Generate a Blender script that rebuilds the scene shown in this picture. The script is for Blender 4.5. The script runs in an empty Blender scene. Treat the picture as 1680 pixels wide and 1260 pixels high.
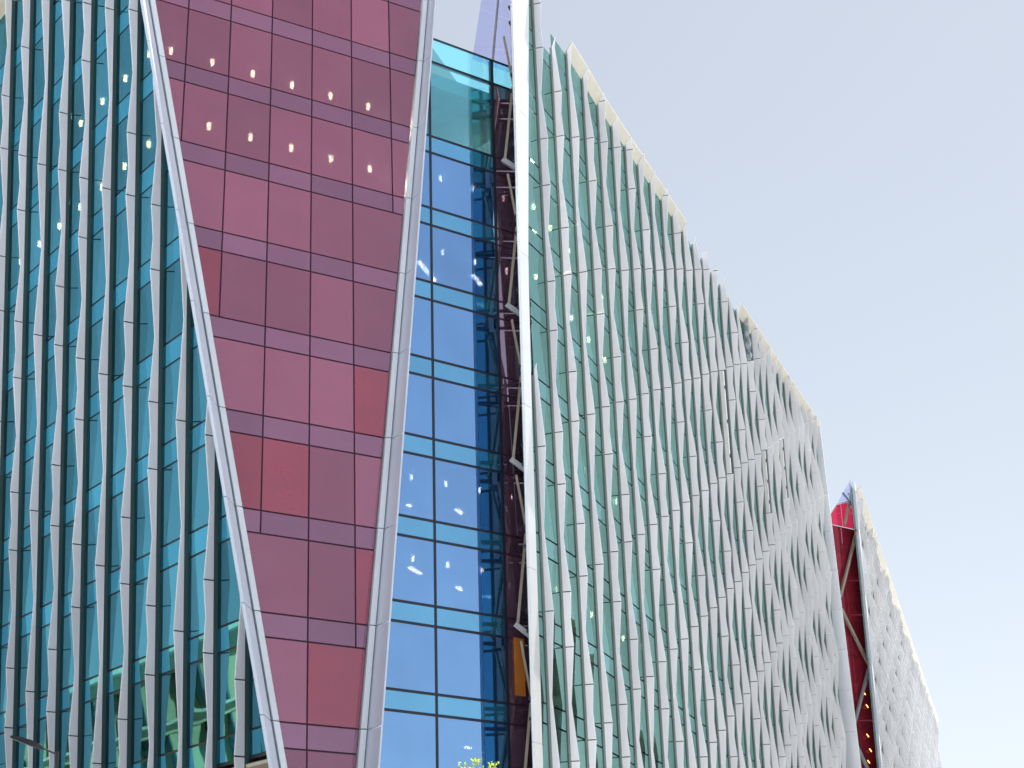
import bpy, bmesh, math, random
from math import sin, cos, radians as rad
from mathutils import Vector
random.seed(7)
SC = bpy.context.scene
COL = SC.collection

# ------------------------------------------------------------------ camera, sky, sun, exposure
cam_data = bpy.data.cameras.new("camera")
cam = bpy.data.objects.new("camera", cam_data)
COL.objects.link(cam)
SC.camera = cam
cam.location = (0, 0, 1.6)
cam.rotation_euler = (rad(90 + 20.2044), 0, 0)
cam_data.sensor_width = 36.0
cam_data.lens = 2926.37 / 1680 * 36.0
cam_data.shift_x = (840 - 619.94) / 1680
cam_data.clip_end = 6000
cam_data.clip_start = 0.2

SUN_AZ, SUN_EL = 38.0, 58.0            # azimuth clockwise from +Y, elevation
world = bpy.data.worlds.new("World")
SC.world = world
world.use_nodes = True
wn = world.node_tree.nodes
wl = world.node_tree.links
wn.clear()
sky = wn.new("ShaderNodeTexSky")
sky.sky_type = 'NISHITA'
sky.sun_disc = False
sky.sun_elevation = rad(SUN_EL)
sky.sun_rotation = rad(SUN_AZ)
sky.air_density = 1.0
sky.dust_density = 0.4
sky.ozone_density = 1.0
sky.altitude = 20
bg = wn.new("ShaderNodeBackground")
bg.inputs[1].default_value = 0.06
wo = wn.new("ShaderNodeOutputWorld")
# hazy summer sky: the whole dome is evened out and paled by the same curve
gm = wn.new("ShaderNodeGamma"); gm.inputs['Gamma'].default_value = 0.62
hs = wn.new("ShaderNodeHueSaturation"); hs.inputs['Saturation'].default_value = 0.56; hs.inputs['Value'].default_value = 1.68
wl.new(sky.outputs[0], gm.inputs[0]); wl.new(gm.outputs[0], hs.inputs['Color'])
wl.new(hs.outputs[0], bg.inputs[0])
wl.new(bg.outputs[0], wo.inputs[0])

sd = bpy.data.lights.new("sun", 'SUN')
sd.energy = 5.0
sd.angle = rad(0.53)
sd.color = (1.0, 0.965, 0.92)
sun = bpy.data.objects.new("sun", sd)
COL.objects.link(sun)
sdir = Vector((sin(rad(SUN_AZ)) * cos(rad(SUN_EL)), cos(rad(SUN_AZ)) * cos(rad(SUN_EL)), sin(rad(SUN_EL))))
sun.rotation_euler = sdir.to_track_quat('Z', 'Y').to_euler()
sun.location = (60, 60, 90)

SC.view_settings.view_transform = 'Standard'
SC.view_settings.look = 'None'
SC.view_settings.gamma = 1.0
SC.view_settings.use_curve_mapping = False
SC.view_settings.exposure = 1.46
SC.render.engine = 'CYCLES'
SC.cycles.max_bounces = 8
SC.cycles.transparent_max_bounces = 12
SC.cycles.glossy_bounces = 4
SC.cycles.caustics_reflective = False
SC.cycles.caustics_refractive = False

# ------------------------------------------------------------------ materials
def new_mat(name):
    m = bpy.data.materials.new(name)
    m.use_nodes = True
    n, l = m.node_tree.nodes, m.node_tree.links
    n.clear()
    out = n.new("ShaderNodeOutputMaterial")
    return m, n, l, out

def noise_tint(n, l, col, amp, scale, detail=4, rnd=0.0, stretch=(1, 1, 1)):
    """colour varied by object-space noise (dirt, grain) and a little per object"""
    tc = n.new("ShaderNodeTexCoord")
    mp = n.new("ShaderNodeMapping"); mp.inputs['Scale'].default_value = stretch
    l.new(tc.outputs['Object'], mp.inputs[0])
    nz = n.new("ShaderNodeTexNoise"); nz.inputs['Scale'].default_value = scale
    nz.inputs['Detail'].default_value = detail
    l.new(mp.outputs[0], nz.inputs['Vector'])
    mr = n.new("ShaderNodeMapRange")
    mr.inputs['From Min'].default_value = 0.3; mr.inputs['From Max'].default_value = 0.7
    mr.inputs['To Min'].default_value = 1 - amp; mr.inputs['To Max'].default_value = 1 + amp * .6
    l.new(nz.outputs[0], mr.inputs[0])
    val = mr.outputs[0]
    if rnd:
        oi = n.new("ShaderNodeObjectInfo")
        r2 = n.new("ShaderNodeMapRange")
        r2.inputs['To Min'].default_value = 1 - rnd; r2.inputs['To Max'].default_value = 1 + rnd
        l.new(oi.outputs['Random'], r2.inputs[0])
        mu = n.new("ShaderNodeMath"); mu.operation = 'MULTIPLY'
        l.new(val, mu.inputs[0]); l.new(r2.outputs[0], mu.inputs[1]); val = mu.outputs[0]
    vm = n.new("ShaderNodeVectorMath"); vm.operation = 'SCALE'
    vm.inputs[0].default_value = col[:3]
    l.new(val, vm.inputs['Scale'])
    return vm.outputs[0]

def solid(name, col, rough=0.5, metal=0.0, spec=0.5, amp=0.08, scale=1.5, rnd=0.03, bump=0.0, stretch=(1, 1, 1)):
    m, n, l, out = new_mat(name)
    b = n.new("ShaderNodeBsdfPrincipled")
    l.new(noise_tint(n, l, col, amp, scale, rnd=rnd, stretch=stretch), b.inputs['Base Color'])
    b.inputs['Roughness'].default_value = rough
    b.inputs['Metallic'].default_value = metal
    b.inputs['Specular IOR Level'].default_value = spec
    if bump:
        tc = n.new("ShaderNodeTexCoord")
        nz = n.new("ShaderNodeTexNoise"); nz.inputs['Scale'].default_value = scale * 6
        l.new(tc.outputs['Object'], nz.inputs['Vector'])
        bp = n.new("ShaderNodeBump"); bp.inputs['Strength'].default_value = bump; bp.inputs['Distance'].default_value = 0.02
        l.new(nz.outputs[0], bp.inputs['Height']); l.new(bp.outputs[0], b.inputs['Normal'])
    l.new(b.outputs[0], out.inputs[0])
    return m

def coated_glass(name, refl, see, body=(0, 0, 0), rough=0.015, wave=0.02, rnd=0.10, wscale=0.35, redvar=0.0):
    """solar-control glass: tinted mirror coat + what is seen through it + a little body colour"""
    m, n, l, out = new_mat(name)
    tc = n.new("ShaderNodeTexCoord")
    nz = n.new("ShaderNodeTexNoise"); nz.inputs['Scale'].default_value = wscale; nz.inputs['Detail'].default_value = 1.5
    l.new(tc.outputs['Object'], nz.inputs['Vector'])
    bp = n.new("ShaderNodeBump"); bp.inputs['Strength'].default_value = 1.0; bp.inputs['Distance'].default_value = wave
    l.new(nz.outputs[0], bp.inputs['Height'])
    gl = n.new("ShaderNodeBsdfGlossy"); gl.inputs['Roughness'].default_value = rough
    l.new(noise_tint(n, l, refl, 0.05, 0.5, rnd=rnd), gl.inputs['Color'])
    l.new(bp.outputs[0], gl.inputs['Normal'])
    tr = n.new("ShaderNodeBsdfTransparent"); tr.inputs[0].default_value = (*see, 1)
    a = n.new("ShaderNodeAddShader")
    l.new(gl.outputs[0], a.inputs[0]); l.new(tr.outputs[0], a.inputs[1])
    last = a.outputs[0]
    if max(body) > 0:
        df = n.new("ShaderNodeBsdfDiffuse")
        l.new(noise_tint(n, l, body, 0.10, 0.6, rnd=0.12 + redvar, stretch=(1, 1, 3)), df.inputs[0])
        a2 = n.new("ShaderNodeAddShader")
        l.new(last, a2.inputs[0]); l.new(df.outputs[0], a2.inputs[1]); last = a2.outputs[0]
    l.new(last, out.inputs[0])
    return m

def lamp_mat(name, col, strength):
    m, n, l, out = new_mat(name)
    e = n.new("ShaderNodeEmission"); e.inputs[0].default_value = (*col, 1); e.inputs[1].default_value = strength
    l.new(e.outputs[0], out.inputs[0])
    return m

M = {}
M['fin'] = solid('white_fin_aluminium', (.86, .88, .92), rough=.28, spec=.5, amp=.09, scale=.5, rnd=.03, stretch=(1, 1, .25))
M['fin_r'] = solid('pearl_fin_aluminium', (.91, .91, .92), rough=.24, spec=.6, amp=.09, scale=.5, rnd=.035, stretch=(1, 1, .25))
M['core'] = solid('dark_green_grey_metal', (.055, .10, .10), rough=.45, amp=.1)
M['core_r'] = solid('grey_metal_return', (.30, .32, .315), rough=.45, amp=.1)
M['liner'] = solid('bare_white_liner', (.86, .86, .84), rough=.5, amp=.05)
M['foil'] = solid('crumpled_foil_membrane', (.55, .54, .55), rough=.28, metal=.8, amp=.35, scale=3, bump=.6)
M['post'] = solid('polished_white_aluminium', (.92, .92, .90), rough=.42, metal=.5, spec=.8, amp=.04, scale=.3)
M['frame'] = solid('silver_frame_aluminium', (.70, .76, .84), rough=.35, metal=.15, amp=.05, scale=.3)
M['frame2'] = solid('pale_frame_edge', (.80, .83, .86), rough=.3, metal=.2, amp=.05, scale=.3)
M['groove'] = solid('dark_groove', (.02, .025, .035), rough=.6)
M['mull_b'] = solid('blue_black_mullion', (.012, .016, .03), rough=.4)
M['mull_p'] = solid('plum_mullion', (.045, .012, .028), rough=.4)
M['mull_g'] = solid('green_black_mullion', (.012, .02, .024), rough=.4)
M['glassL'] = coated_glass('teal_glass', (.115, .38, .49), (.10, .10, .08), body=(.0, .006, .006), wave=.012, rnd=.24)
M['spanL'] = coated_glass('teal_spandrel_glass', (.115, .44, .60), (.02, .03, .03), body=(.0, .03, .04), wave=.008)
M['glassR'] = coated_glass('green_glass', (.27, .49, .44), (.08, .09, .08), body=(.004, .012, .008), wave=.012)
M['spanR'] = coated_glass('green_spandrel_glass', (.27, .49, .46), (.02, .04, .03), body=(.008, .022, .016), wave=.012)
M['glassB'] = coated_glass('blue_glass', (.27, .48, .80), (.07, .07, .07), body=(.004, .015, .04), wave=.004, wscale=.2, rnd=.05)
M['spanB'] = coated_glass('blue_spandrel_glass', (.22, .50, .74), (.02, .02, .03), body=(.01, .05, .08), wave=.004, wscale=.2, rnd=.05)
M['glassC'] = coated_glass('clear_parapet_glass', (.14, .24, .26), (.60, .90, .93), wave=.003, wscale=.2, rnd=.03)
M['glassP'] = coated_glass('plum_red_glass', (.29, .20, .25), (.09, .09, .085), body=(.175, .022, .042), rough=.06, wave=.006, wscale=.3, rnd=.10, redvar=.12)
M['glassPr'] = coated_glass('redder_glass', (.26, .15, .18), (.08, .07, .07), body=(.19, .016, .026), rough=.06, wave=.006, wscale=.3, rnd=.08, redvar=.1)
M['spanP'] = coated_glass('plum_spandrel_glass', (.30, .21, .28), (.03, .01, .02), body=(.135, .03, .052), rough=.06, wave=.006, wscale=.3, rnd=.08, redvar=.1)
M['maroon'] = coated_glass('maroon_glass', (.36, .26, .33), (.06, .05, .06), body=(.07, .035, .055), wave=.004, rnd=.1)
M['deepred'] = coated_glass('deep_red_glass', (.10, .035, .05), (.10, .02, .03), body=(.24, .018, .03), wave=.01, rnd=.25)
M['pinkclear'] = coated_glass('clear_red_glass', (.12, .05, .07), (.80, .17, .28), body=(.05, .005, .01), wave=.004, rnd=.05)
M['lilac'] = coated_glass('lilac_clear_glass', (.06, .06, .08), (.82, .82, .95), wave=.004, rnd=.04)
M['steel'] = solid('beige_painted_steel', (.42, .36, .27), rough=.5, amp=.12)
M['steelg'] = solid('grey_painted_steel', (.40, .41, .42), rough=.5, amp=.1)
M['orange'] = solid('orange_blind', (.62, .20, .03), rough=.6, amp=.2, scale=.8)
M['coping'] = solid('cream_coping_panel', (.66, .62, .50), rough=.45, amp=.06)
M['slab'] = solid('floor_slab_concrete', (.20, .21, .22), rough=.8, amp=.1)
M['inwall'] = solid('dark_office_core', (.05, .06, .065), rough=.9, amp=.2)
M['cream'] = solid('cream_stone_cladding', (.62, .55, .42), rough=.7, amp=.08)
M['down'] = lamp_mat('warm_downlight', (1.0, .84, .64), 45)
M['amber'] = lamp_mat('amber_light', (1.0, .5, .12), 1.6)
M['trim'] = solid('downlight_trim', (.7, .7, .68), rough=.4)
M['tube'] = lamp_mat('linear_light', (1.0, .90, .72), 42)
M['ground'] = solid('pavement_ground', (.44, .46, .50), rough=.9, amp=.15, scale=.4)
M['road'] = solid('asphalt', (.05, .05, .052), rough=.85, amp=.2, scale=1.5, bump=.2)
M['paint'] = solid('road_paint', (.75, .75, .72), rough=.7, amp=.1)
M['kerb'] = solid('granite_kerb', (.33, .33, .33), rough=.8, amp=.12)
M['stone'] = solid('honey_stone', (.36, .29, .13), rough=.8, amp=.15, scale=.5)
M['stone2'] = solid('grey_brick', (.26, .24, .21), rough=.85, amp=.15, scale=.6)
M['trimw'] = solid('white_cornice', (.42, .38, .24), rough=.7)
M['win'] = coated_glass('dark_window', (.30, .34, .36), (.05, .06, .06), body=(.01, .02, .02), wave=.01)
M['black'] = solid('black_paint', (.018, .018, .02), rough=.4, amp=.1)
M['lens'] = solid('lamp_lens', (.62, .55, .42), rough=.25, amp=.05)
M['bark'] = solid('bark', (.12, .09, .065), rough=.9, amp=.3, scale=4)
def leaf_mat():
    m, n, l, out = new_mat('spring_leaf')
    oi = noise_tint(n, l, (.26, .36, .035), .45, 5.0, rnd=.0)
    d = n.new("ShaderNodeBsdfDiffuse"); t = n.new("ShaderNodeBsdfTranslucent")
    t.inputs[0].default_value = (.55, .66, .05, 1)
    l.new(oi, d.inputs[0])
    mx = n.new("ShaderNodeMixShader"); mx.inputs[0].default_value = .5
    l.new(d.outputs[0], mx.inputs[1]); l.new(t.outputs[0], mx.inputs[2]); l.new(mx.outputs[0], out.inputs[0])
    return m
M['leaf'] = leaf_mat()

# ------------------------------------------------------------------ object helpers
def tag(o, label=None, cat=None, group=None, kind=None):
    if label: o['label'] = label
    if cat: o['category'] = cat
    if group: o['group'] = group
    if kind: o['kind'] = kind
    return o

def thing(name, loc, label, cat, group=None):
    o = bpy.data.objects.new(name, None)
    o.empty_display_size = .5
    COL.objects.link(o)
    o.location = loc
    return tag(o, label, cat, group)

def mesh_obj(name, verts, faces, mat, parent=None, mats=None, fm=None, smooth=False):
    me = bpy.data.meshes.new(name)
    me.from_pydata([tuple(v) for v in verts], [], faces)
    for m in (mats or [mat]): me.materials.append(m)
    if fm: me.polygons.foreach_set('material_index', fm)
    bm = bmesh.new(); bm.from_mesh(me)
    bmesh.ops.recalc_face_normals(bm, faces=bm.faces)
    bm.to_mesh(me); bm.free()
    if smooth: me.polygons.foreach_set('use_smooth', [True] * len(me.polygons))
    o = bpy.data.objects.new(name, me)
    COL.objects.link(o)
    if parent is not None:
        o.parent = parent
        w = Vector((0, 0, 0)); q = parent
        while q is not None:
            w += q.location; q = q.parent
        o.location = -w
    return o

class MB:
    """collects solids for ONE mesh object"""
    def __init__(s): s.v = []; s.f = []; s.m = []
    def prism(s, a, b, mi=0):
        """a, b: two matching rings of points"""
        k = len(s.v); n = len(a)
        s.v += [tuple(p) for p in a] + [tuple(p) for p in b]
        s.f.append(tuple(range(k, k + n))[::-1]); s.f.append(tuple(range(k + n, k + 2 * n)))
        for i in range(n):
            j = (i + 1) % n
            s.f.append((k + i, k + j, k + n + j, k + n + i))
        s.m += [mi] * (n + 2)
    def loft(s, rings, mi=0):
        k = len(s.v); n = len(rings[0])
        for r in rings: s.v += [tuple(p) for p in r]
        s.f.append(tuple(range(k, k + n))[::-1]); s.m.append(mi)
        e = k + n * (len(rings) - 1)
        s.f.append(tuple(range(e, e + n))); s.m.append(mi)
        for q in range(len(rings) - 1):
            for i in range(n):
                j = (i + 1) % n
                s.f.append((k + q * n + i, k + q * n + j, k + (q + 1) * n + j, k + (q + 1) * n + i)); s.m.append(mi)
    def box(s, lo, hi, mi=0):
        x0, y0, z0 = lo; x1, y1, z1 = hi
        s.prism([(x0, y0, z0), (x1, y0, z0), (x1, y1, z0), (x0, y1, z0)],
                [(x0, y0, z1), (x1, y0, z1), (x1, y1, z1), (x0, y1, z1)], mi)
    def tube(s, a, b, r0, r1=None, n=8, mi=0):
        a = Vector(a); b = Vector(b); r1 = r0 if r1 is None else r1
        d = (b - a).normalized(); u = d.orthogonal().normalized(); w = d.cross(u)
        ra = [a + (u * cos(2 * math.pi * i / n) + w * sin(2 * math.pi * i / n)) * r0 for i in range(n)]
        rb = [b + (u * cos(2 * math.pi * i / n) + w * sin(2 * math.pi * i / n)) * r1 for i in range(n)]
        s.prism(ra, rb, mi)
    def build(s, name, mat, parent=None, mats=None, smooth=False):
        return mesh_obj(name, s.v, s.f, mat, parent, mats, s.m if mats else None, smooth)

# ------------------------------------------------------------------ the four façade planes
class Plane:
    bend = None
    """vertical or leaning façade: s runs along it, z is height, out points to the street"""
    def __init__(p, az, d, lean, outsign):
        p.az = az; p.d = d; p.lean = lean; p.os = outsign
        p.dir = Vector((sin(az), cos(az), 0)); p.m = Vector((cos(az), -sin(az), 0)); p.out = p.m * outsign
    def pt(p, s, z, o=0.0):
        if p.bend and s < 88:
            e = -.68 * ((88 - s) / 13.0) ** 1.6; o += e; s -= 3.9 * e
        q = p.dir * s + p.m * (p.d - p.lean * (z - 30.0)) + p.out * o
        q.z = z
        return q
    def s_of(p, q): return q.x * sin(p.az) + q.y * cos(p.az)

PB = Plane(0.97328, -64.226, 0.0, 1)          # blue façade
PP = Plane(1.04621, -59.141, 0.17374, 1)      # plum façade, leans out
PL = Plane(-0.56557, 28.592, 0.11621, -1)     # teal finned façade, leans out
PR = Plane(0.38035, -22.652, 0.0, 1)          # long white finned façade
PR.bend = True                                # its near end curves gently back to the blue bay
Z0 = 11.15; H = 4.0; SP = 0.93
def zl(k): return Z0 + H * k
def zu(k): return Z0 + H * k + SP

def bar(pl, s0, z0, s1, z1, w, o0, o1, mb):
    """bar between two façade points, w wide in the plane, from o0 to o1 deep"""
    ds, dz = s1 - s0, z1 - z0; L = math.hypot(ds, dz); ns, nz = -dz / L * w / 2, ds / L * w / 2
    ring = [(s0 + ns, z0 + nz), (s0 - ns, z0 - nz), (s1 - ns, z1 - nz), (s1 + ns, z1 + nz)]
    mb.prism([pl.pt(a, b, o0) for a, b in ring], [pl.pt(a, b, o1) for a, b in ring])

def clip(poly, f):
    """keep the part of polygon [(s,z)] where f(s,z) >= 0 (f linear)"""
    out = []
    for i in range(len(poly)):
        a, b = poly[i], poly[(i + 1) % len(poly)]
        fa, fb = f(*a), f(*b)
        if fa >= 0: out.append(a)
        if (fa >= 0) != (fb >= 0):
            t = fa / (fa - fb); out.append((a[0] + (b[0] - a[0]) * t, a[1] + (b[1] - a[1]) * t))
    return out

def area(poly):
    return abs(sum(poly[i][0] * poly[(i + 1) % len(poly)][1] - poly[(i + 1) % len(poly)][0] * poly[i][1] for i in range(len(poly)))) / 2

def pane(pl, poly, mat, name, parent, th=.03, tilt=.0012, mb=None):
    if len(poly) < 3 or area(poly) < .04: return None
    cs = sum(a for a, b in poly) / len(poly); cz = sum(b for a, b in poly) / len(poly)
    a, b = random.gauss(0, tilt), random.gauss(0, tilt)
    own = mb is None
    if own: mb = MB()
    g = [a * (s - cs) + b * (z - cz) for s, z in poly]
    mb.prism([pl.pt(s, z, o - th) for (s, z), o in zip(poly, g)], [pl.pt(s, z, o) for (s, z), o in zip(poly, g)])
    if own:
        # keep local origin at the pane so procedural grain differs from pane to pane
        return mb.build(name, mat, parent)

def solve_line(f, z):   # corner of PL and PP as a function of z
    return f(z)
def corner(z):
    # intersection of the two planes at height z
    a1, b1, c1 = PL.m.x, PL.m.y, PL.d - PL.lean * (z - 30)
    a2, b2, c2 = PP.m.x, PP.m.y, PP.d - PP.lean * (z - 30)
    D = a1 * b2 - a2 * b1
    return Vector(((c1 * b2 - c2 * b1) / D, (a1 * c2 - a2 * c1) / D, z))
cA, cB = corner(10.0), corner(50.0)
LS10, LS50 = PL.s_of(cA), PL.s_of(cB)
PS10, PS50 = PP.s_of(cA), PP.s_of(cB)
def ls_corner(z): return LS10 + (LS50 - LS10) * (z - 10) / 40
def ps_left(z): return PS10 + (PS50 - PS10) * (z - 10) / 40
def ps_right(z): return 31.67 + (z - 12.18) * .1894

# ------------------------------------------------------------------ setting: ground, road, kerbs
mb = MB(); mb.box((-2500, -2500, -0.5), (2500, 2500, 0.0)); g = mb.build('ground', M['ground']); tag(g, kind='structure')
mb = MB(); mb.box((-9, -200, .004), (3, 46, .008)); rd = mb.build('road', M['road']); tag(rd, kind='structure')
mb = MB(); mb.box((-60, 46, .004), (60, 55, .008)); rd = mb.build('road', M['road']); tag(rd, kind='structure')
mb = MB()
for i in range(30): mb.box((-3.1, -180 + i * 7.5, .012), (-2.95, -176 + i * 7.5, .016))
mk = mb.build('road_marking', M['paint']); tag(mk, kind='structure')
mb = MB(); mb.box((-60, 55, 0), (60, 55.3, .12)); kb = mb.build('kerb', M['kerb']); tag(kb, kind='structure')
mb = MB(); mb.box((3, -200, 0), (3.3, 45.6, .12)); kb = mb.build('kerb', M['kerb']); tag(kb, kind='structure')
mb = MB(); mb.box((-9.3, -200, 0), (-9, 45.6, .12)); kb = mb.build('kerb', M['kerb']); tag(kb, kind='structure')

# ================================================================== BUILDING A : teal fins, plum prow, blue glass
A = thing('office_building', (0, 72, 0), 'glass office block with teal finned front, slanted plum red wedge and blue bay', 'building')
FA = .172                                     # the fins rake along the façade as it rises
def l_root(i, z): return 58.15 + 2.5 * i - FA * (z - 20.0)

LTOP = 50.75
NL = range(-3, 14)
# ---- glass of the teal façade
for i in NL:
    for k in range(-1, 11):
        for lo, hi, mt, nm in ((zl(k), zu(k), M['spanL'], 'spandrel_pane'), (zu(k), zl(k + 1), M['glassL'], 'glass_pane')):
            hi = min(hi, LTOP)
            if lo >= hi - .05 or lo > 52: continue
            if lo < 10.9: continue
            g_ = .045
            poly = [(l_root(i - 1, lo) + .30, lo + g_), (l_root(i, lo) - .05, lo + g_), (l_root(i, hi) - .05, hi - g_), (l_root(i - 1, hi) + .30, hi - g_)]
            poly = clip(poly, lambda s, z: s - ls_corner(z) - .12)
            pane(PL, poly, mt, nm, A)
# backing mullions and transoms
for i in NL:
    mb = MB()
    za_, zb_ = 10.9, LTOP
    # height at which the fin line runs into the slanted corner
    f = lambda z: l_root(i, z) - ls_corner(z) - .1
    if f(za_) < 0: continue
    if f(zb_) < 0: zb_ = za_ + (zb_ - za_) * f(za_) / (f(za_) - f(zb_))
    bar(PL, l_root(i, za_) + .12, za_, l_root(i, zb_) + .12, zb_, .42, -.14, -.045, mb)
    mb.build('mullion', M['mull_g'], A)
for k in range(0, 11):
    for z in (zl(k), zu(k)):
        if z > LTOP: continue
        mb = MB(); bar(PL, ls_corner(z) + .1, z, 92, z, .16, -.13, -.035, mb); mb.build('transom', M['mull_g'], A)

def fin_depths(kind, off, zmin, zmax, deep, mid, thin, z0):
    """list of panels; each is a list of (z, depth) from joint to joint"""
    P = 2 * H; base = z0 + off * H
    n0 = math.floor((zmin - base) / P) - 1; n1 = math.ceil((zmax - base) / P) + 1
    panels = []
    for n in range(n0, n1):
        b = base + n * P
        if kind == 'A':
            panels.append([(b, deep), (b + .33 * H, mid), (b + .665 * H, deep)])
            panels.append([(b + .665 * H, deep), (b + 1.33 * H, thin), (b + P, deep)])
        else:
            panels.append([(b, deep), (b + 1.0 * H, thin * .85), (b + P, deep)])
    res = []
    for p in panels:
        q = []
        for j in range(len(p) - 1):
            (za, da), (zb, db) = p[j], p[j + 1]
            lo, hi = max(za, zmin), min(zb, zmax)
            if hi <= lo: continue
            fa = da + (db - da) * (lo - za) / (zb - za); fb = da + (db - da) * (hi - za) / (zb - za)
            if not q: q.append((lo, fa))
            q.append((hi, fb))
        if len(q) >= 2 and q[-1][0] - q[0][0] > .1: res.append(q)
    return res
CYCLE = [('A', 1.0), ('B', 1.31), ('A', 1.0), ('A', 0.0), ('B', .31), ('A', 0.0)]

def fin(pl, root, cyc, zmin, zmax, deep, mid, thin, parent, m_fin, m_core, strip=.1, thick=.20, z0=Z0, single=False, skip=(), name='fin', wob=.0, ts=0.0):
    mb = MB()
    n = max(1, int((zmax - zmin) / 20))
    rings = []
    for q in range(n + 1):
        z = zmin + (zmax - zmin) * q / n; r = root(z)
        rings.append([pl.pt(r + .012, z, -.04), pl.pt(r + thick, z, -.04), pl.pt(r + thick, z, strip), pl.pt(r + .012, z, strip)])
    for v in rings[-1]: v.z -= ts
    mb.loft(rings)
    core = mb.build(name, m_core, parent)
    pans = fin_depths(cyc[0], cyc[1], zmin, zmax, deep, mid, thin, z0)
    allmb = MB()
    if not single:
        for q in pans[1:]:                       # dark gasket in every joint
            z, d = q[0]; r0 = root(z)
            mb = MB(); ring = lambda zz: [pl.pt(r0 + .01, zz, strip), pl.pt(r0 + thick - .02, zz, strip), pl.pt(r0 + .07, zz, d - .03), pl.pt(r0 + .012, zz, d - .03)]
            mb.loft([ring(z - .014), ring(z + .014)]); mb.build('joint_gasket', M['groove'], core)
    for pi, q in enumerate(pans):
        if pi in skip: continue
        mb = allmb if single else MB()
        g = .026
        rings = []
        dd = random.gauss(0, wob); top_p = ts > 0 and abs(q[-1][0] - zmax) < .01
        for j, (z, d) in enumerate(q):
            z2 = z + (g if j == 0 else (-g if j == len(q) - 1 else 0)); r = root(z2)
            o0 = strip + .002
            # folded sheet: visible face, rounded nose, far face
            rings.append([pl.pt(r, z2, o0), pl.pt(r + thick + .01, z2, o0), pl.pt(r + .085, z2, d - .01 + dd),
                          pl.pt(r + .05, z2, d + dd), pl.pt(r + .012 + .01, z2, d - .012 + dd)])
            if top_p and j == len(q) - 1:
                for v in rings[-1][:2]: v.z -= ts
        mb.loft(rings)
        if not single: mb.build('fin_panel', m_fin, core)
    if single: allmb.build('fin_panel', m_fin, core)['kind'] = 'stuff'
    return core

for i in NL:
    za_, zb_ = 9.2, LTOP
    f = lambda z: l_root(i, z) - ls_corner(z) - .15
    if f(za_) < 0: continue
    if f(zb_) < 0: zb_ = za_ + (zb_ - za_) * f(za_) / (f(za_) - f(zb_))
    if zb_ - za_ < 1: continue
    fin(PL, lambda z, i=i: l_root(i, z), CYCLE[i % 6], za_, zb_, .56, .46, .33, A, M['fin'], M['core'], strip=.16, wob=.004)
# roof edge of the teal façade with cream soffit
for j in range(6):
    s0 = 50 + 8 * j
    mb = MB()
    ring = [(max(s0, ls_corner(LTOP) + .2) + .02, 0), (s0 + 7.98, 0)]
    if ring[0][0] >= ring[1][0]: continue
    a = [PL.pt(ring[0][0], LTOP + .05, -1.2), PL.pt(ring[1][0], LTOP + .05, -1.2), PL.pt(ring[1][0], LTOP + .05, 1.5), PL.pt(ring[0][0], LTOP + .05, 1.5)]
    b = [v + Vector((0, 0, .5)) for v in a]
    mb.prism(a, b); mb.build('roof_coping', M['coping'], A)

# ---- plum wedge
PZ0, PZ1 = 4.0, 54.0
def p_mull(j, z): return 25.13 + 2.003 * j + .085 * (z - 31)
for k in range(-2, 11):
    for lo, hi, sp in ((zl(k), zu(k), True), (zu(k), zl(k + 1), False)):
        lo = max(lo, PZ0); hi = min(hi, PZ1)
        if hi - lo < .1: continue
        zm = (lo + hi) / 2
        L, R = ps_left(zm), ps_right(zm)
        cuts = [j for j in range(-2, 12) if L + .42 < p_mull(j, zm) < R - .42]
        edges = [None] + cuts + [None]
        for e in range(len(edges) - 1):
            g_ = .035
            a = (lambda z, j=edges[e]: p_mull(j, z) + g_) if edges[e] is not None else (lambda z: ps_left(z) + .04)
            b = (lambda z, j=edges[e + 1]: p_mull(j, z) - g_) if edges[e + 1] is not None else (lambda z: ps_right(z) - .04)
            poly = [(a(lo), lo + g_), (b(lo), lo + g_), (b(hi), hi - g_), (a(hi), hi - g_)]
            if sp: mt = M['spanP']
            else:
                red = {(3, 'last'), (2, 'first'), (0, 'last'), (4, 'first')}
                key = 'first' if e == 0 else ('last' if e == len(edges) - 2 else '')
                mt = M['glassPr'] if (k, key) in red or (k, e) in ((2, 1), (1, 2)) else M['glassP']
            pane(PP, poly, mt, 'spandrel_pane' if sp else 'glass_pane', A, tilt=.0008)
        for j in cuts:
            mb = MB(); bar(PP, p_mull(j, lo), lo, p_mull(j, hi), hi, .16, -.12, -.034, mb); mb.build('mullion', M['mull_p'], A)
for k in range(-1, 11):
    for z in (zl(k), zu(k)):
        mb = MB(); bar(PP, ps_left(z) + .02, z, ps_right(z) - .02, z, .16, -.13, -.036, mb); mb.build('transom', M['mull_p'], A)

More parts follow.
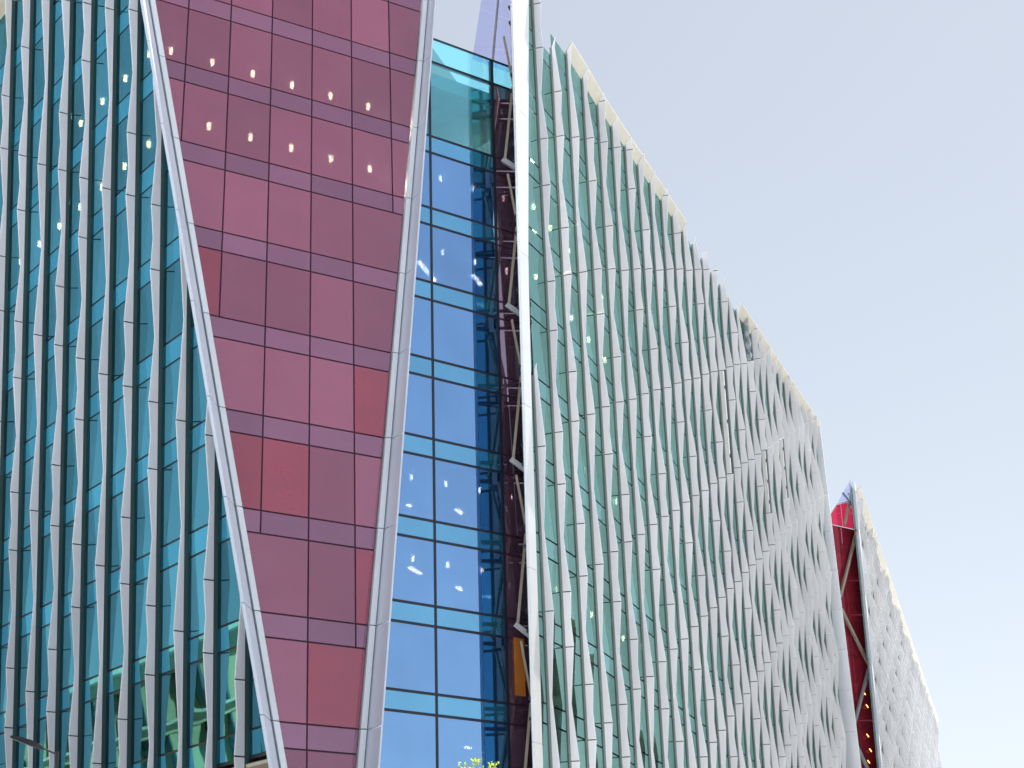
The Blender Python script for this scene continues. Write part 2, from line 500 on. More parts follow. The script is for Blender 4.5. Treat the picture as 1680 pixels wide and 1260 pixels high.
# ---- silver frame round the wedge, one length per storey
fz = [PZ0] + [zu(k) for k in range(-1, 11)] + [56.0]
fz = sorted(set(round(z, 3) for z in fz))
for a_, b_ in zip(fz[:-1], fz[1:]):
    if b_ - a_ < .1: continue
    g_ = .02
    def ringL(z):
        s = ps_left(z); k = 1.0
        return [PP.pt(s - .02, z, .10), PP.pt(s - .27, z, .12), PP.pt(s - .27, z, -.15), PP.pt(s - .02, z, -.15)]
    def ringL2(z):
        s = ps_left(z) - .33
        return [PP.pt(s, z, .06), PP.pt(s - .76, z, 1.0), PP.pt(s - .86, z, .92), PP.pt(s - .22, z, -.2), PP.pt(s, z, -.2)]
    def ringR(z):
        s = ps_right(z)
        return [PP.pt(s + .02, z, .10), PP.pt(s + .24, z, .13), PP.pt(s + .24, z, -.15), PP.pt(s + .02, z, -.15)]
    def ringR2(z):
        s = ps_right(z) + .30; w = .66 + (50 - z) * .0095
        return [PP.pt(s, z, .08), PP.pt(s + .02, z, w), PP.pt(s + .09, z, w), PP.pt(s + .26, z, -.2), PP.pt(s, z, -.2)]
    for rf, mt in ((ringL, M['frame2']), (ringL2, M['frame']), (ringR, M['frame2']), (ringR2, M['frame'])):
        mb = MB(); mb.loft([rf(a_ + g_), rf(b_ - g_)]); mb.build('frame_panel', mt, A)
mb = MB()
for f_, o in ((lambda z: ps_left(z) - .3, -.05), (lambda z: ps_right(z) + .27, -.02)):
    mb.loft([[PP.pt(f_(z) - .05, z, o), PP.pt(f_(z) + .05, z, o), PP.pt(f_(z) + .05, z, -.22), PP.pt(f_(z) - .05, z, -.22)] for z in (PZ0, 56)])
mb.build('frame_groove', M['groove'], A)

# ---- return wall from wedge back to the blue bay (hidden from the street, closes the block)
mb = MB()
def back_on_B(q):  # straight in from the wedge to the blue plane
    t = (PB.m.dot(Vector((q.x, q.y, 0))) - PB.d) / (PB.m.dot(PP.m))
    return q - PP.m * t
for z0_, z1_ in ((4.0, 46.0),):
    a = PP.pt(ps_right(z0_), z0_, -.2); b = PP.pt(ps_right(z1_), z1_, -.2)
    a2 = back_on_B(a); b2 = back_on_B(b)
    n = PP.dir * .2
    mb.prism([a, a2, b2, b], [a + n, a2 + n, b2 + n, b + n])
mb.build('return_wall', M['frame'], A)

# ---- blue bay
BM = [38.4, 42.6, 46.87, 50.9]
BTOP = 48.36; BPAR = 49.7
for k in range(-2, 10):
    for lo, hi, sp in ((zl(k), zu(k), True), (zu(k), zl(k + 1), False)):
        if k == 9: 
            if sp: continue
            continue
        lo = max(lo, 3.5)
        if hi - lo < .1: continue
        for b in range(3):
            g_ = .04
            s0, s1 = BM[b] + g_, BM[b + 1] - g_
            if k == 8 and not sp: hi = BTOP
            mt = M['spanB'] if sp else (M['glassC'] if k == 8 else M['glassB'])
            if k == 8 and sp: mt = M['spanB']
            pane(PB, [(s0, lo + g_), (s1, lo + g_), (s1, hi - g_), (s0, hi - g_)], mt, 'spandrel_pane' if sp else 'glass_pane', A, tilt=.0004)
        mt = M['maroon']
        s0, s1 = BM[3] + .05, 53.3
        orange = (k == 0 and not sp)
        pane(PB, [(s0, lo + .04), (s1, lo + .04), (s1, hi - .04), (s0, hi - .04)], mt, 'spandrel_pane' if sp else 'glass_pane', A, tilt=.0004)
for b in range(3):
    pane(PB, [(BM[b] + .04, BTOP + .05), (BM[b + 1] - .04, BTOP + .05), (BM[b + 1] - .04, BPAR), (BM[b] + .04, BPAR)], M['glassC'], 'parapet_pane', A, tilt=.0003)
pane(PB, [(BM[3] + .04, BTOP + .05), (53.3, BTOP + .05), (53.3, BPAR), (BM[3] + .04, BPAR)], M['glassC'], 'parapet_pane', A, tilt=.0003)
for s in BM[1:]:
    mb = MB(); bar(PB, s, 3.5, s, BPAR if s > 43 else BTOP, .13 if s < 50 else .17, -.16, .02, mb); mb.build('mullion', M['mull_b'], A)
for k in range(-1, 9):
    for z in (zl(k), zu(k)):
        mb = MB(); bar(PB, 38.4, z, 50.88, z, .13, -.15, .012, mb); mb.build('transom', M['mull_b'], A)
        mb = MB(); bar(PB, 50.92, z, 53.3, z, .10, -.15, .010, mb); mb.build('transom', M['mull_p'], A)
mb = MB(); bar(PB, 38.4, BTOP, 53.3, BTOP, .13, -.16, .014, mb); mb.build('transom', M['mull_b'], A)
mb = MB(); bar(PB, 38.4, BPAR + .04, 53.3, BPAR + .04, .08, -.06, .03, mb); mb.build('parapet_rail', M['mull_b'], A)
# orange blind behind the narrow maroon bay
mb = MB(); bar(PB, 51.62, 16.5, 51.62, 19.2, .62, .03, .06, mb); mb.build('orange_panel', M['orange'], A)
# beige blinds lowered in the lowest panes of the blue bay
for s0, s1, z1_ in ((45.0, 46.6, 13.7), (47.2, 48.6, 13.1)):
    mb = MB(); bar(PB, (s0 + s1) / 2, z1_, (s0 + s1) / 2, 15.0, s1 - s0, -.5, -.46, mb); mb.build('window_blind', M['trim'], A)

# ---- floors, core and lights
def a_ring(z, ins=.35):
    c = corner(z); c = c - PL.out * ins - PP.out * ins
    ring = [PL.pt(92, z, -ins), c, PP.pt(ps_right(z) - .3, z, -ins)]
    if z < 47.5:
        q = back_on_B(PP.pt(ps_right(z) - .3, z, -ins)); ring.append(Vector((q.x, q.y, z)) - PB.out * ins)
        ring.append(PB.pt(53.3, z, -ins)); ring.append(PB.pt(53.3, z, -30))
    else:
        ring.append(PP.pt(ps_right(z) - .3, z, -26))
    ring.append(PL.pt(92, z, -30))
    return ring
for k in range(-1, 10):
    z = zl(k) + .06
    r = a_ring(z)
    mb = MB(); mb.prism(r, [v + Vector((0, 0, .75)) for v in r]); mb.build('floor_slab', M['slab'], A)
mb = MB()
c0 = corner(30)
core_pts = [PL.pt(92, 30, -11), c0 - PL.out * 11 - PP.out * 11, PB.pt(42, 30, -11), PB.pt(53.1, 30, -11), PB.pt(53.1, 30, -.3), PB.pt(53.4, 30, -.3), PB.pt(53.4, 30, -12), PB.pt(41, 30, -12), c0 - PL.out * 12 - PP.out * 12, PL.pt(92, 30, -12)]
mb.prism([Vector((v.x, v.y, .0)) for v in core_pts], [Vector((v.x, v.y, 43.0)) for v in core_pts]); mb.build('core_wall', M['inwall'], A)
mb = MB()
core_pts = [PL.pt(92, 30, -11), c0 - PL.out * 11 - PP.out * 11, c0 - PL.out * 12 - PP.out * 12 , PL.pt(92, 30, -12)]
# plant room behind the roof edge of the blue bay
mb = MB(); r = [PB.pt(39, 44, -4), PB.pt(44.5, 44, -4), PB.pt(44.5, 44, -9), PB.pt(39, 44, -9)]
mb.prism([Vector((v.x, v.y, 43.9)) for v in r], [Vector((v.x, v.y, 47.0)) for v in r]); mb.build('plant_room', M['slab'], A)
mb = MB(); bar(PB, 39, 47.6, 53.2, 47.6, .45, -1.0, -.6, mb); mb.build('roof_beam', M['slab'], A)
mb = MB(); bar(PB, 50.6, 43.9, 50.6, 48.3, .5, -7, -6.6, mb); mb.build('roof_column', M['slab'], A)

def disc(c, r, n=12):
    return [(c.x + r * cos(2 * math.pi * i / n), c.y + r * sin(2 * math.pi * i / n), c.z) for i in range(n)]
ME_LAMP = {}
def downlight(c, r, parent):
    """round recessed light: pale ring with a bright lens, meshes shared by size"""
    if r not in ME_LAMP:
        n = 12
        vo = disc(Vector((0, 0, 0)), r * 1.35, n); vi = disc(Vector((0, 0, -.015)), r, n)
        o1 = mesh_obj('ceiling_light', vo + vi + disc(Vector((0, 0, .04)), r * 1.35, n),
                      [(i, (i + 1) % n, n + (i + 1) % n, n + i) for i in range(n)] + [(2 * n + i, 2 * n + (i + 1) % n, (i + 1) % n, i) for i in range(n)], M['trim'])
        lo_, hi_ = disc(Vector((0, 0, -.30)), r * .62, n), disc(Vector((0, 0, -.02)), r * .70, n)
        o2 = mesh_obj('lens', lo_ + hi_, [tuple(range(n))] + [(i, (i + 1) % n, n + (i + 1) % n, n + i) for i in range(n)], M['down'])
        ME_LAMP[r] = (o1.data, o2.data)
        bpy.data.objects.remove(o1); bpy.data.objects.remove(o2)
    a = bpy.data.objects.new('ceiling_light', ME_LAMP[r][0]); COL.objects.link(a); a.parent = parent
    a.location = c - parent.location
    b = bpy.data.objects.new('lens', ME_LAMP[r][1]); COL.objects.link(b); b.parent = a
def linear_light(pl, s, inset, z, ds, di, parent):
    a = pl.pt(s, z, 0) - pl.out * inset; b = pl.pt(s + ds, z, 0) - pl.out * (inset + di)
    d = (b - a).normalized(); n = Vector((-d.y, d.x, 0)) * .11
    mb = MB(); mb.prism([a - n, a + n, b + n, b - n], [v + Vector((0, 0, .05)) for v in (a - n, a + n, b + n, b - n)])
    mb.build('linear_light', M['tube'], parent)
RL = .135
cz = lambda k: zl(k) - .2
# ceilings: thin grey board under each lit storey
for k in (8, 7, 4, 3):
    z = zl(k) - .16; r = a_ring(z, .5)
    mb = MB(); mb.prism(r, [v + Vector((0, 0, .1)) for v in r]); mb.build('ceiling', M['slab'], A)
for j in range(7): downlight(PP.pt(26.69 + 2.015 * j, cz(8), -3.05), RL, A)
for j in range(5): downlight(PP.pt(28.08 + 2.01 * j, cz(7), -2.45), RL, A)
for j in range(4): downlight(PL.pt(64.08 + 2.52 * j, cz(8), -1.54), RL, A)
for j in range(7): downlight(PL.pt(64.85 + 2.5 * j, cz(7), -1.6), RL, A)
for k, s0, n, ins in ((8, 48.56, 3, 1.45), (7, 48.79, 3, 1.68), (4, 47.03, 4, 2.04), (3, 47.07, 4, 2.04)):
    for j in range(n): downlight(PB.pt(s0 + 2.04 * j, cz(k), -ins), .10, A)
for k, s, ins, ds, di in ((7, 48.6, 3.5, 2.2, 1.55), (7, 51.9, 3.3, 1.25, .85), (8, 53.3, 3.8, 1.0, .75), (4, 49.9, 6.4, 1.9, 1.35), (4, 52.4, 5.7, 1.8, 1.2),
                          (3, 48.2, 3.9, 1.2, .8), (3, 50.2, 6.65, 2.1, 1.4), (3, 52.45, 5.8, 2.1, 1.4), (1, 52.5, 5.4, 1.6, .8)):
    linear_light(PB, s, ins, zl(k) - .24, ds, di, A)
mb = MB(); r = a_ring(zl(1) - .16, .5); mb.prism(r, [v + Vector((0, 0, .1)) for v in r]); mb.build('ceiling', M['slab'], A)

# ---- stone base below the teal glass, with a louvred vent
mb = MB()
za_ = 10.75
sb = ls_corner(za_) + .5
low = lambda s, o: (lambda v: Vector((v.x, v.y, 0)))(PL.pt(s, za_, o))
mb.prism([low(sb, -.6), low(92, -.6), low(92, -3), low(sb, -3)], [PL.pt(sb, za_, -.6), PL.pt(92, za_, -.6), PL.pt(92, za_, -3), PL.pt(sb, za_, -3)])
base = mb.build('base_wall', M['cream'], A)
mb = MB(); bar(PL, ls_corner(10.9) + .3, 10.83, 92, 10.93, .12, -.9, .1, mb); mb.build('sill_band', M['cream'], A)
for q in range(7):
    mb = MB(); z = 10.45 - .14 * q
    mb.prism([PL.pt(55.4, z, -.58), PL.pt(56.6, z, -.58), PL.pt(56.6, z - .06, -.46), PL.pt(55.4, z - .06, -.46)],
             [PL.pt(55.4, z + .02, -.58), PL.pt(56.6, z + .02, -.58), PL.pt(56.6, z - .04, -.46), PL.pt(55.4, z - .04, -.46)])
    mb.build('louvre_slat', M['black'], base)

# ================================================================== BUILDING B : long wall of white fins
B = thing('finned_office_building', (30, 120, 0), 'long office block covered in rippling vertical white fins, right of the blue glass bay', 'building')
def r_root(i, z):
    s = 75.84 + 3.28 * i
    return s - .05 * (z - 38) * max(0.0, 1 - (s - 76) / 95)
def r_top(s): return 54.25 + max(0, s - 92) * .078
NR = 31
zb0 = 3.0
far_pane = MB(); far_span = MB()
for i in range(0, NR + 1):
    s_here = 75.84 + 3.28 * i
    top = r_top(s_here) - .72
    if i == 0: top = 58
    elif i == 1: top = 56.0
    elif i == 2: top = 52.2
    for k in range(-1, 13):
        for lo, hi, sp in ((zl(k), zu(k), True), (zu(k), zl(k + 1), False)):
            hi = min(hi, top); lo = max(lo, zb0)
            if hi - lo < .15: continue
            g_ = .045
            l0 = (lambda z: r_root(i - 1, z) + .30) if i > 0 else (lambda z: 74.2)
            poly = [(l0(lo), lo + g_), (r_root(i, lo) - .05, lo + g_), (r_root(i, hi) - .05, hi - g_), (l0(hi), hi - g_)]
            if poly[1][0] <= poly[0][0]: continue
            if i <= 13: pane(PR, poly, M['spanR'] if sp else M['glassR'], 'spandrel_pane' if sp else 'glass_pane', B, tilt=.0008)
            else: pane(PR, poly, None, '', B, tilt=.0008, mb=far_span if sp else far_pane)
o = far_pane.build('glass_pane', M['glassR'], B); o['kind'] = 'stuff'
o = far_span.build('spandrel_pane', M['spanR'], B); o['kind'] = 'stuff'
for k in range(0, 13):
    for z in (zl(k), zu(k)):
        s_end = 178
        mb = MB()
        s_st = 74.2
        if z > 54.7: continue
        bar(PR, s_st, z, s_end, z, .15, -.13, -.035, mb); mb.build('transom', M['mull_g'], B)
BROKEN = {15: 'cap', 19: 'foil', 20: 'cap', 23: 'cap'}
for i in range(0, NR):
    s_here = 75.84 + 3.28 * i
    top = r_top(s_here) - (.02 if i > 2 else 0)
    if 14 < i < 19: top += .3 * random.random() - .1
    if i == 0: top = 32.5
    elif i == 1: top = 57.0
    elif i == 2: top = 53.0
    mb = MB(); bar(PR, r_root(i, zb0) + .12, zb0, r_root(i, top) + .12, top - (.8 if i > 2 else 1.5), .42, -.15, -.05, mb); mb.build('mullion', M['mull_g'], B)
    cyc = CYCLE[(i + 2) % 6]     # phase found on the façade
    # phase: fin 1 -> ('A',0), 2 -> ('A',1), 3 -> B1.31, 4 -> A1, 5 -> A0, 6 -> B.31
    PH = {0: ('B', .31), 1: ('A', 0.0), 2: ('A', 1.0), 3: ('B', 1.31), 4: ('A', 1.0), 5: ('A', 0.0)}
    cyc = PH[i % 6]
    root = lambda z, i=i: r_root(i, z)
    skip = ()
    pans = fin_depths(cyc[0], cyc[1], zb0, top + .15, .49, .40, .25, Z0)
    if i in BROKEN:
        zt = {15: 46.0, 19: 54.0, 20: 46.5, 23: 46.8}[i]
        skip = tuple(pi for pi, q in enumerate(pans) if q[0][0] <= zt <= q[-1][0])
    core = fin(PR, root, cyc, zb0, top + .15, .49 + .007 * i, .40 + .006 * i, .25 + .002 * i, B, M['fin_r'], M['core_r'], single=(i > 20), skip=skip, strip=.09, wob=.005, ts=.62)
    for pi in skip:                       # cap missing: bare liner and its fixing cleats show
        q = pans[pi]; z0_, z1_ = q[0][0] + .03, q[-1][0] - .03
        mt = M['foil'] if BROKEN[i] == 'foil' else M['liner']
        mb = MB(); nseg = 8 if BROKEN[i] == 'foil' else 1
        rings = []
        for a_ in range(nseg + 1):
            z = z0_ + (z1_ - z0_) * a_ / nseg; r = root(z); w = random.uniform(-.12, .1) if nseg > 1 else 0
            rings.append([PR.pt(r - .02, z, .115), PR.pt(r + .3, z, .115), PR.pt(r + .22 + w, z, .42 + w), PR.pt(r - .02 - w, z, .42)])
        mb.loft(rings); mb.build('bare_liner', mt, core)
        if BROKEN[i] != 'foil':
            for a_ in range(3):
                z = z0_ + (z1_ - z0_) * (a_ + .5) / 3; r = root(z)
                mb = MB(); bar(PR, r + .04, z - .12, r + .04, z + .12, .16, .42, .5, mb); mb.build('fixing_cleat', M['black'], core)
# coping with a cream soffit, in lengths
def coping(s0, s1, out0, out1, parent, pl, z0f, th=.32):
    mb = MB()
    sec = lambda s, q: [pl.pt(s, z0f(q) - .70, -.02), pl.pt(s, z0f(q) - .02, out1), pl.pt(s, z0f(q) + .05, out1), pl.pt(s, z0f(q) - .58, -.02), pl.pt(s, z0f(q) - .58, out0), pl.pt(s, z0f(q) - .70, out0)]
    ra = sec(s0 + .015, s0); rb = sec(s1 - .015, s1)
    mb.prism(ra, rb); return mb.build('roof_coping', M['coping'], parent)
for i in range(3, 12):
    s0 = r_root(i, 55); s1 = r_root(i + 1, 55)
    coping(s0, s1, -.6, .40, B, PR, r_top)
for i in range(18, 31):
    s0 = 75.84 + 3.28 * i; s1 = s0 + 3.28
    coping(s0, s1, -.6, .56, B, PR, r_top)
# near post
pz = [zb0] + [zu(k) + 2 for k in range(0, 12, 2)] + [63]
for a_, b_ in zip(pz[:-1], pz[1:]):
    mb = MB()
    ring = lambda z: [PR.pt(73.95, z, .18), PR.pt(73.95, z, .06), PR.pt(75.2, z, .06), PR.pt(75.2 + max(0, (z - 36)) * .11, z, .18)]
    mb.loft([ring(a_ + .01), ring(b_ - .01)]); mb.build('corner_post', M['post'], B)
# far end blade, wider towards the street
pz = [zb0] + [zu(k) + 1.5 for k in range(0, 12)] + [61.0]
for a_, b_ in zip(pz[:-1], pz[1:]):
    if b_ <= a_: continue
    ring = lambda z: [PR.pt(177.6, z, -.3), PR.pt(178.0, z, -.3), PR.pt(177.8, z, .45 + (61 - z) * .028), PR.pt(177.6, z, .45 + (61 - z) * .028)]
    mb = MB(); mb.loft([ring(a_ + .015), ring(b_ - .015)]); mb.build('end_blade', M['fin'], B)
# body: floors, core
mb = MB()
for k in range(-1, 11):
    z = zl(k) + .06
    r = [PR.pt(79.5, z, -.35), PR.pt(177.4, z, -.35), PR.pt(177.4, z, -28), PR.pt(110, z, -28), PR.pt(90, z, -3.0)]
    m2 = MB(); m2.prism(r, [v + Vector((0, 0, .75)) for v in r]); m2.build('floor_slab', M['slab'], B)
r = [PR.pt(80, 0, -7), PR.pt(177, 0, -7), PR.pt(177, 0, -8), PR.pt(80, 0, -8)]
mb.prism(r, [v + Vector((0, 0, 54.5)) for v in r]); mb.build('core_wall', M['inwall'], B)
r = [PR.pt(177.0, 0, -.4), PR.pt(177.4, 0, -.4), PR.pt(177.4, 0, -28), PR.pt(177.0, 0, -28)]
mb = MB(); mb.prism(r, [v + Vector((0, 0, 59)) for v in r]); mb.build('end_wall', M['inwall'], B)
for k in range(2, 10):
    z = zl(k) - .2
    if k in (8, 7):
        for s, ins in ((80.9, 1.0), (84.4, 1.1), (88.0, 1.1), (91.5, 1.1), (95, 1.1)): downlight(PR.pt(s, z, -ins), .14, B)
    elif k in (5, 3):
        for s in (84.0, 90.5, 97, 103.5): downlight(PR.pt(s, z, -1.3), .13, B)
# prow: braces between the blue bay and the post, nodes every two storeys
def strut(a, b, w, mat, parent, name='brace'):
    a = Vector(a); b = Vector(b); d = (b - a).normalized(); u = d.cross(Vector((0, 1, .2))).normalized() * w; v = d.cross(u).normalized() * w
    mb = MB(); mb.prism([a + u + v, a - u + v, a - u - v, a + u - v], [b + u + v, b - u + v, b - u - v, b + u - v]); return mb.build(name, mat, parent)
for zn in (19.7 + 8 * q for q in range(-1, 4)):
    left = PB.pt(51.05, zn, .7); right = PR.pt(76.2, zn + 4.4, -.6); low = PB.pt(50.7, zn - 2.9, .75)
    strut(left, right, .065, M['steel'], B)
    strut(right + Vector((.1, 0, -.2)), PB.pt(51.2, zn + 7.2, .7), .055, M['steel'], B)
    strut(left + Vector((-.1, 0, -.05)), PR.pt(75.3, zn - .7, -.2), .12, M['steelg'], B, 'tie_plate')
# lilac glass sail above the blue bay
sail = [(50.2, 49.9), (54.5, 49.9), (54.5, 66.0), (53.1, 66.0)]
edge = lambda z: 50.2 + (z - 49.9) * .18
for z0_, z1_ in ((49.9, 53.2), (53.2, 57.0), (57.0, 61.0), (61.0, 65.5)):
    for s0, s1 in ((None, 51.9), (51.9, 53.2), (53.2, 55.0)):
        a0 = edge(z0_) if s0 is None else s0; a1 = edge(z1_) if s0 is None else s0
        poly = [(a0, z0_ + .02), (s1 - .03, z0_ + .02), (s1 - .03, z1_ - .02), (a1, z1_ - .02)]
        poly = clip(poly, lambda s, z: s - edge(z))
        if a0 >= s1 - .03: continue
        if len(poly) > 2:
            mb = MB(); mb.prism([PB.pt(s, z, -.75) for s, z in poly], [PB.pt(s, z, -.72) for s, z in poly]); mb.build('sail_pane', M['lilac'], B)
mb = MB(); mb.tube(PB.pt(51.4, 49.8, -.6), PB.pt(53.3, 65.0, -.6), .07); mb.build('sail_pole', M['steelg'], B)

# ================================================================== BUILDING C : far finned tower with red prow
C = thing('far_finned_building', (60, 210, 0), 'distant pale finned block with a dark red glass prow behind steel cross braces', 'building')
PC = Plane(math.atan2(53.5, 150), 0, 0, 1)
c_post = Vector((55.5, 200, 0))
PC.d = PC.m.dot(c_post); CS = PC.s_of(c_post)
PQ = Plane(PB.az, 0, 0, 1); PQ.d = PQ.m.dot(c_post) ; QS = PQ.s_of(c_post)
def c_top(s): return 62.3 - (s - CS) * .022
NC = 46
for i in range(NC):
    s = CS + .9 + 3.3 * i
    cyc = {0: ('B', .31), 1: ('A', 0.0), 2: ('A', 1.0), 3: ('B', 1.31), 4: ('A', 1.0), 5: ('A', 0.0)}[i % 6]
    top = c_top(s) - .1 
    fin(PC, lambda z, s=s: s, cyc, 12.0, top, .85, .5, .14, C, M['fin_r'], M['core_r'], single=True, strip=.1, wob=.0)
gp = MB()
for i in range(NC):
    s = CS + .9 + 3.3 * i
    for k in range(1, 13):
        lo, hi = zl(k), min(zl(k + 1), c_top(s) - .1)
        if hi - lo > .3: pane(PC, [(s - 3.0, lo + .05), (s - .05, lo + .05), (s - .05, hi - .05), (s - 3.0, hi - .05)], None, '', C, mb=gp)
o = gp.build('glass_pane', M['glassR'], C); o['kind'] = 'stuff'
for i in range(0, NC, 2):
    coping(CS + 3.3 * i, CS + 3.3 * (i + 2), -.6, .95, C, PC, c_top, .3)
r = [PC.pt(CS + .5, 0, -.5), PC.pt(CS + 152, 0, -.5), PC.pt(CS + 152, 0, -25), PC.pt(CS + 14, 0, -25)]
mb = MB(); mb.prism(r, [v + Vector((0, 0, 56)) for v in r]); mb.build('inner_core', M['inwall'], C)
mb = MB(); r = lambda z: [PC.pt(CS - .25, z, -.3), PC.pt(CS + 1.2, z, -.3), PC.pt(CS + 1.2, z, .3), PC.pt(CS - .25, z, .3)]
mb.loft([r(10), r(62.9)]); mb.build('corner_post', M['fin'], C)
# red prow, glazed; clear red and lilac at the tip
zq = [10 + 4 * j for j in range(12)] + [57.1]
for z0_, z1_ in zip(zq[:-1], zq[1:]):
    for s0, s1 in ((QS - 9, QS - 5.6), (QS - 5.6, QS - 2.6), (QS - 2.6, QS - .3)):
        pane(PQ, [(s0 + .03, z0_ + .03), (s1 - .03, z0_ + .03), (s1 - .03, z1_ - .03), (s0 + .03, z1_ - .03)], M['deepred'], 'glass_pane', C)
    mb = MB(); bar(PQ, QS - 9, z1_, QS - .3, z1_, .07, -.1, -.03, mb); mb.build('transom', M['mull_p'], C)
qs = lambda x: QS - (55.5 - x) / sin(PB.az)
for poly in ([(qs(52.0), 57.2), (qs(53.6), 57.2), (qs(53.6), 60.0), (qs(52.9), 59.6), (qs(52.1), 58.6)], [(qs(53.65), 57.2), (qs(55.2), 57.2), (qs(55.2), 59.6), (qs(54.7), 60.3), (qs(53.65), 60.0)]):
    mb = MB(); mb.prism([PQ.pt(s, z, -.03) for s, z in poly], [PQ.pt(s, z, 0) for s, z in poly]); mb.build('clear_red_pane', M['pinkclear'], C)
for poly in ([(qs(53.2), 59.95), (qs(54.7), 60.5), (qs(55.3), 59.8), (qs(55.42), 63.3), (qs(54.3), 61.7)],):
    mb = MB(); mb.prism([PQ.pt(s, z, -.03) for s, z in poly], [PQ.pt(s, z, 0) for s, z in poly]); mb.build('lilac_pane', M['lilac'], C)
for a, b in (((qs(52.0), 58.5), (qs(52.9), 59.7)), ((qs(52.9), 59.7), (qs(54.75), 60.45)), ((qs(54.75), 60.45), (qs(55.3), 59.6))):
    mb = MB(); bar(PQ, a[0], a[1], b[0], b[1], .16, -.05, .12, mb); mb.build('prow_edge', M['frame2'], C)
mb = MB(); bar(PQ, qs(54.3), 61.5, qs(55.3), 60.5, .16, -.4, -.2, mb); mb.build('brace', M['steelg'], C)
for a, b in (((qs(53.5), 57.3), (qs(54.55), 60.3)), ((qs(52.0), 48.6), (qs(55.2), 57.0)), ((qs(52.0), 47.2), (qs(55.1), 41.2)), ((qs(52.2), 34.0), (qs(55.0), 40.8)), ((qs(52.4), 32.0), (qs(54.8), 27.0))):
    mb = MB(); bar(PQ, a[0], a[1], b[0], b[1], .30, .25, .5, mb); mb.build('brace', M['steel'] if random.random() < .5 else M['steelg'], C)
for s, z in ((qs(54.3), 38.2), (qs(54.5), 36.8), (qs(54.2), 33.5), (qs(54.4), 31.9), (qs(54.0), 30.6)):
    mb = MB(); bar(PQ, s, z, s + .3, z - .3, .10, .02, .05, mb); mb.build('lit_light', M['amber'], C)

# ================================================================== buildings across the streets (seen in reflections)
def street_block(name, origin, az, length, depth, storeys, sh, mat, label, bay=3.2, arch=False):
    """masonry terrace: wall, windows with frames, cornice, parapet; local +x runs along azimuth, street side faces -y"""
    t = thing(name, (origin[0], origin[1], 0), label, 'building')
    d = Vector((sin(az), cos(az), 0)); nrm = Vector((cos(az), -sin(az), 0))
    P = lambda u, o, z: Vector((origin[0], origin[1], 0)) + d * u + nrm * o + Vector((0, 0, z))
    h = storeys * sh + 1.2
    mb = MB(); mb.prism([P(0, -.45, 0), P(length, -.45, 0), P(length, -depth, 0), P(0, -depth, 0)], [P(0, -.45, h), P(length, -.45, h), P(length, -depth, h), P(0, -depth, h)])
    w = mb.build('wall', mat, t)
    n = int(length / bay); bw = length / n
    pm = MB()
    for i in range(n + 1):
        u = i * bw; ww = bw * .24
        a, b = max(0, u - ww), min(length, u + ww)
        pm.prism([P(a, 0, 0), P(b, 0, 0), P(b, -.44, 0), P(a, -.44, 0)], [P(a, 0, h - .9), P(b, 0, h - .9), P(b, -.44, h - .9), P(a, -.44, h - .9)])
    pm.build('pier', mat, t)
    for s in range(storeys + 1):
        z = s * sh
        mb = MB(); top = .75 if s < storeys else 1.2
        mb.prism([P(0, .05, z + (.0 if s else .0)), P(length, .05, z), P(length, -.43, z), P(0, -.43, z)], [P(0, .05, z + top), P(length, .05, z + top), P(length, -.43, z + top), P(0, -.43, z + top)])
        mb.build('floor_band', mat, t)
    for z, o, th in ((h - .1, .85, .35), (sh * 1 + .6, .4, .22), (sh * (storeys - 1) + .7, .35, .2)):
        mb = MB(); mb.prism([P(-.2, o, z), P(length + .2, o, z), P(length + .2, -.4, z), P(-.2, -.4, z)], [P(-.2, o, z + th), P(length + .2, o, z + th), P(length + .2, -.4, z + th), P(-.2, -.4, z + th)])
        mb.build('cornice', M['trimw'], t)
    cnt = 0
    for s in range(storeys):
        for i in range(n):
            if cnt > 190: break
            cnt += 1
            a, b = i * bw + bw * .26, (i + 1) * bw - bw * .26; z0_, z1_ = s * sh + .8, s * sh + sh - .02
            m2 = MB(); m2.prism([P(a, -.42, z0_), P(b, -.42, z0_), P(b, -.38, z0_), P(a, -.38, z0_)], [P(a, -.42, z1_), P(b, -.42, z1_), P(b, -.38, z1_), P(a, -.38, z1_)])
            m2.build('window', M['win'], t)
    return t
# across the side street from the teal façade
q = PL.pt(84, 0, 22) - PL.m * 0
q = PL.dir * 84 + PL.m * (PL.d - 24)
street_block('stone_terrace', (q.x, q.y), PL.az, 86, 14, 5, 4.0, M['stone'], 'sunlit honey stone terrace with white cornices across the street from the teal glass front')
# across from the long finned front; its street side faces the fins
d_ = PR.dir
q = PR.pt(238, 0, 30)
street_block('brick_block', (q.x, q.y), PR.az + math.pi, 132, 15, 9, 4.0, M['stone2'], 'plain grey brick block across the street from the long finned front')
q = PB.pt(130, 0, 74)
street_block('brick_block', (q.x, q.y), PB.az + math.pi, 80, 15, 3, 4.0, M['stone2'], 'grey brick block across the square, facing the blue glass bay')

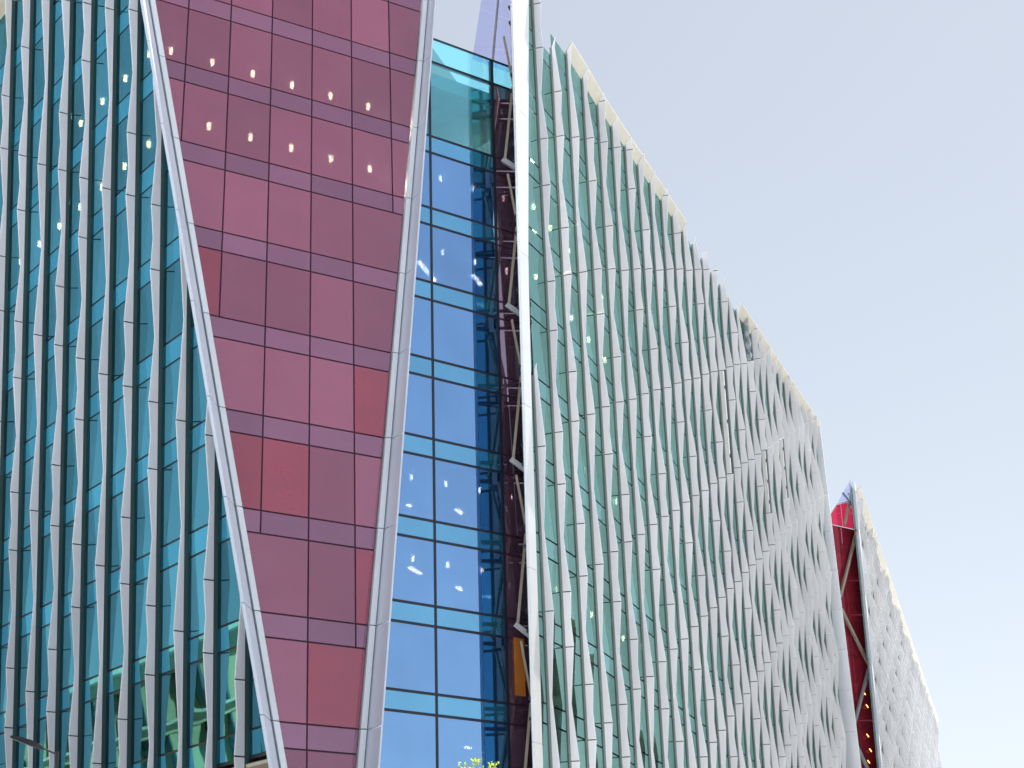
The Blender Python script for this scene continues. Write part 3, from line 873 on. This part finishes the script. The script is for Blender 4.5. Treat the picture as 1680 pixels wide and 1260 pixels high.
# ================================================================== street lamp
LX, LY, LZ = -8.9, 50.0, 9.05
lamp = thing('street_lamp', (LX, LY, 0), 'black street lamp with a flat head, in front of the teal finned front', 'street lamp')
mb = MB(); mb.tube((LX, LY, 0), (LX, LY, 1.2), .11, .10, 12); mb.tube((LX, LY, 1.2), (LX, LY, LZ + .08), .065, .05, 12); mb.build('pole', M['black'], lamp)
mb = MB(); mb.tube((LX, LY, LZ), (LX - .46, LY + .1, LZ + .2), .028, .024, 10); mb.build('arm', M['black'], lamp)
hd = Vector((-.92, .12, .33)).normalized(); hs = Vector((0, 0, 1)).cross(hd).normalized(); hu = hd.cross(hs)
h0 = Vector((LX - .44, LY + .1, LZ + .19))
mb = MB(); rings = []
for t_, w_, a_, b_ in ((0, .05, -.04, .05), (.12, .13, -.055, .085), (.35, .19, -.055, .10), (.70, .19, -.05, .08), (.92, .15, -.04, .04), (.99, .07, -.03, .02)):
    c = h0 + hd * t_
    rings.append([c - hs * w_ + hu * a_, c + hs * w_ + hu * a_, c + hs * w_ * .8 + hu * b_, c - hs * w_ * .8 + hu * b_])
mb.loft(rings); head = mb.build('lamp_head', M['black'], lamp)
mb = MB(); c0_, c1_ = h0 + hd * .42 - hu * .052, h0 + hd * .86 - hu * .048
mb.prism([c0_ - hs * .10, c0_ + hs * .10, c1_ + hs * .10, c1_ - hs * .10], [v + hu * .02 for v in (c0_ - hs * .10, c0_ + hs * .10, c1_ + hs * .10, c1_ - hs * .10)])
mb.build('lens', M['lens'], head)

# ================================================================== young street tree (only its tips reach the picture)
tree = thing('young_tree', (2.25, 42, 0), 'young street tree with fresh yellow green leaves in front of the blue glass, bottom edge', 'tree')
mb = MB(); mb.tube((2.25, 42, 0), (2.3, 42, 3.2), .09, .06, 10)
limbs = []
for q_ in range(11):
    a = q_ * 2.4; z0_ = 2.4 + q_ * .3
    e = Vector((2.3 + .75 * cos(a), 42 + .75 * sin(a), z0_ + 1.6)); limbs.append(e)
    mb.tube((2.28, 42, z0_), e, .035, .012, 6)
mb.tube((2.3, 42, 3.2), (2.25, 42, 7.0), .06, .012, 8)
tips = [(1.82, 7.45), (2.02, 7.58), (2.3, 7.72), (2.2, 7.5), (2.42, 7.45), (2.66, 7.6), (2.85, 7.42)]
for x, z in tips:
    mb.tube((2.25 + (x - 2.25) * .3, 42, 5.8), (x, 42 + random.uniform(-.2, .2), z - .02), .012, .005, 5)
mb.build('trunk', M['bark'], tree)
V, F = [], []
def leaf(c, L):
    d = Vector((random.gauss(0, 1), random.gauss(0, 1), random.gauss(.5, .8))).normalized(); s = d.orthogonal().normalized()
    s.rotate(__import__('mathutils').Quaternion(d, random.uniform(0, 6.28))); n = d.cross(s) * L * .12
    k = len(V)
    V.extend([c, c + d * L * .5 + s * L * .3 + n, c + d * L, c + d * L * .5 - s * L * .3 + n, c + d * L * .5]); F.extend([(k, k + 1, k + 4), (k + 1, k + 2, k + 4), (k + 2, k + 3, k + 4), (k + 3, k, k + 4)])
for x, z in tips:
    for _ in range(34): leaf(Vector((x + random.gauss(0, .07), 42 + random.gauss(0, .12), z + random.gauss(-.03, .05))), random.uniform(.05, .10))
for _ in range(2600):
    a = random.uniform(0, 6.28); r = .95 * random.random() ** .5; z = random.uniform(3.2, 7.25); r *= 1 - abs(z - 4.9) / 3.2
    leaf(Vector((2.27 + r * cos(a), 42 + r * sin(a), z)), random.uniform(.06, .11))
mesh_obj('crown', V, F, M['leaf'], tree)
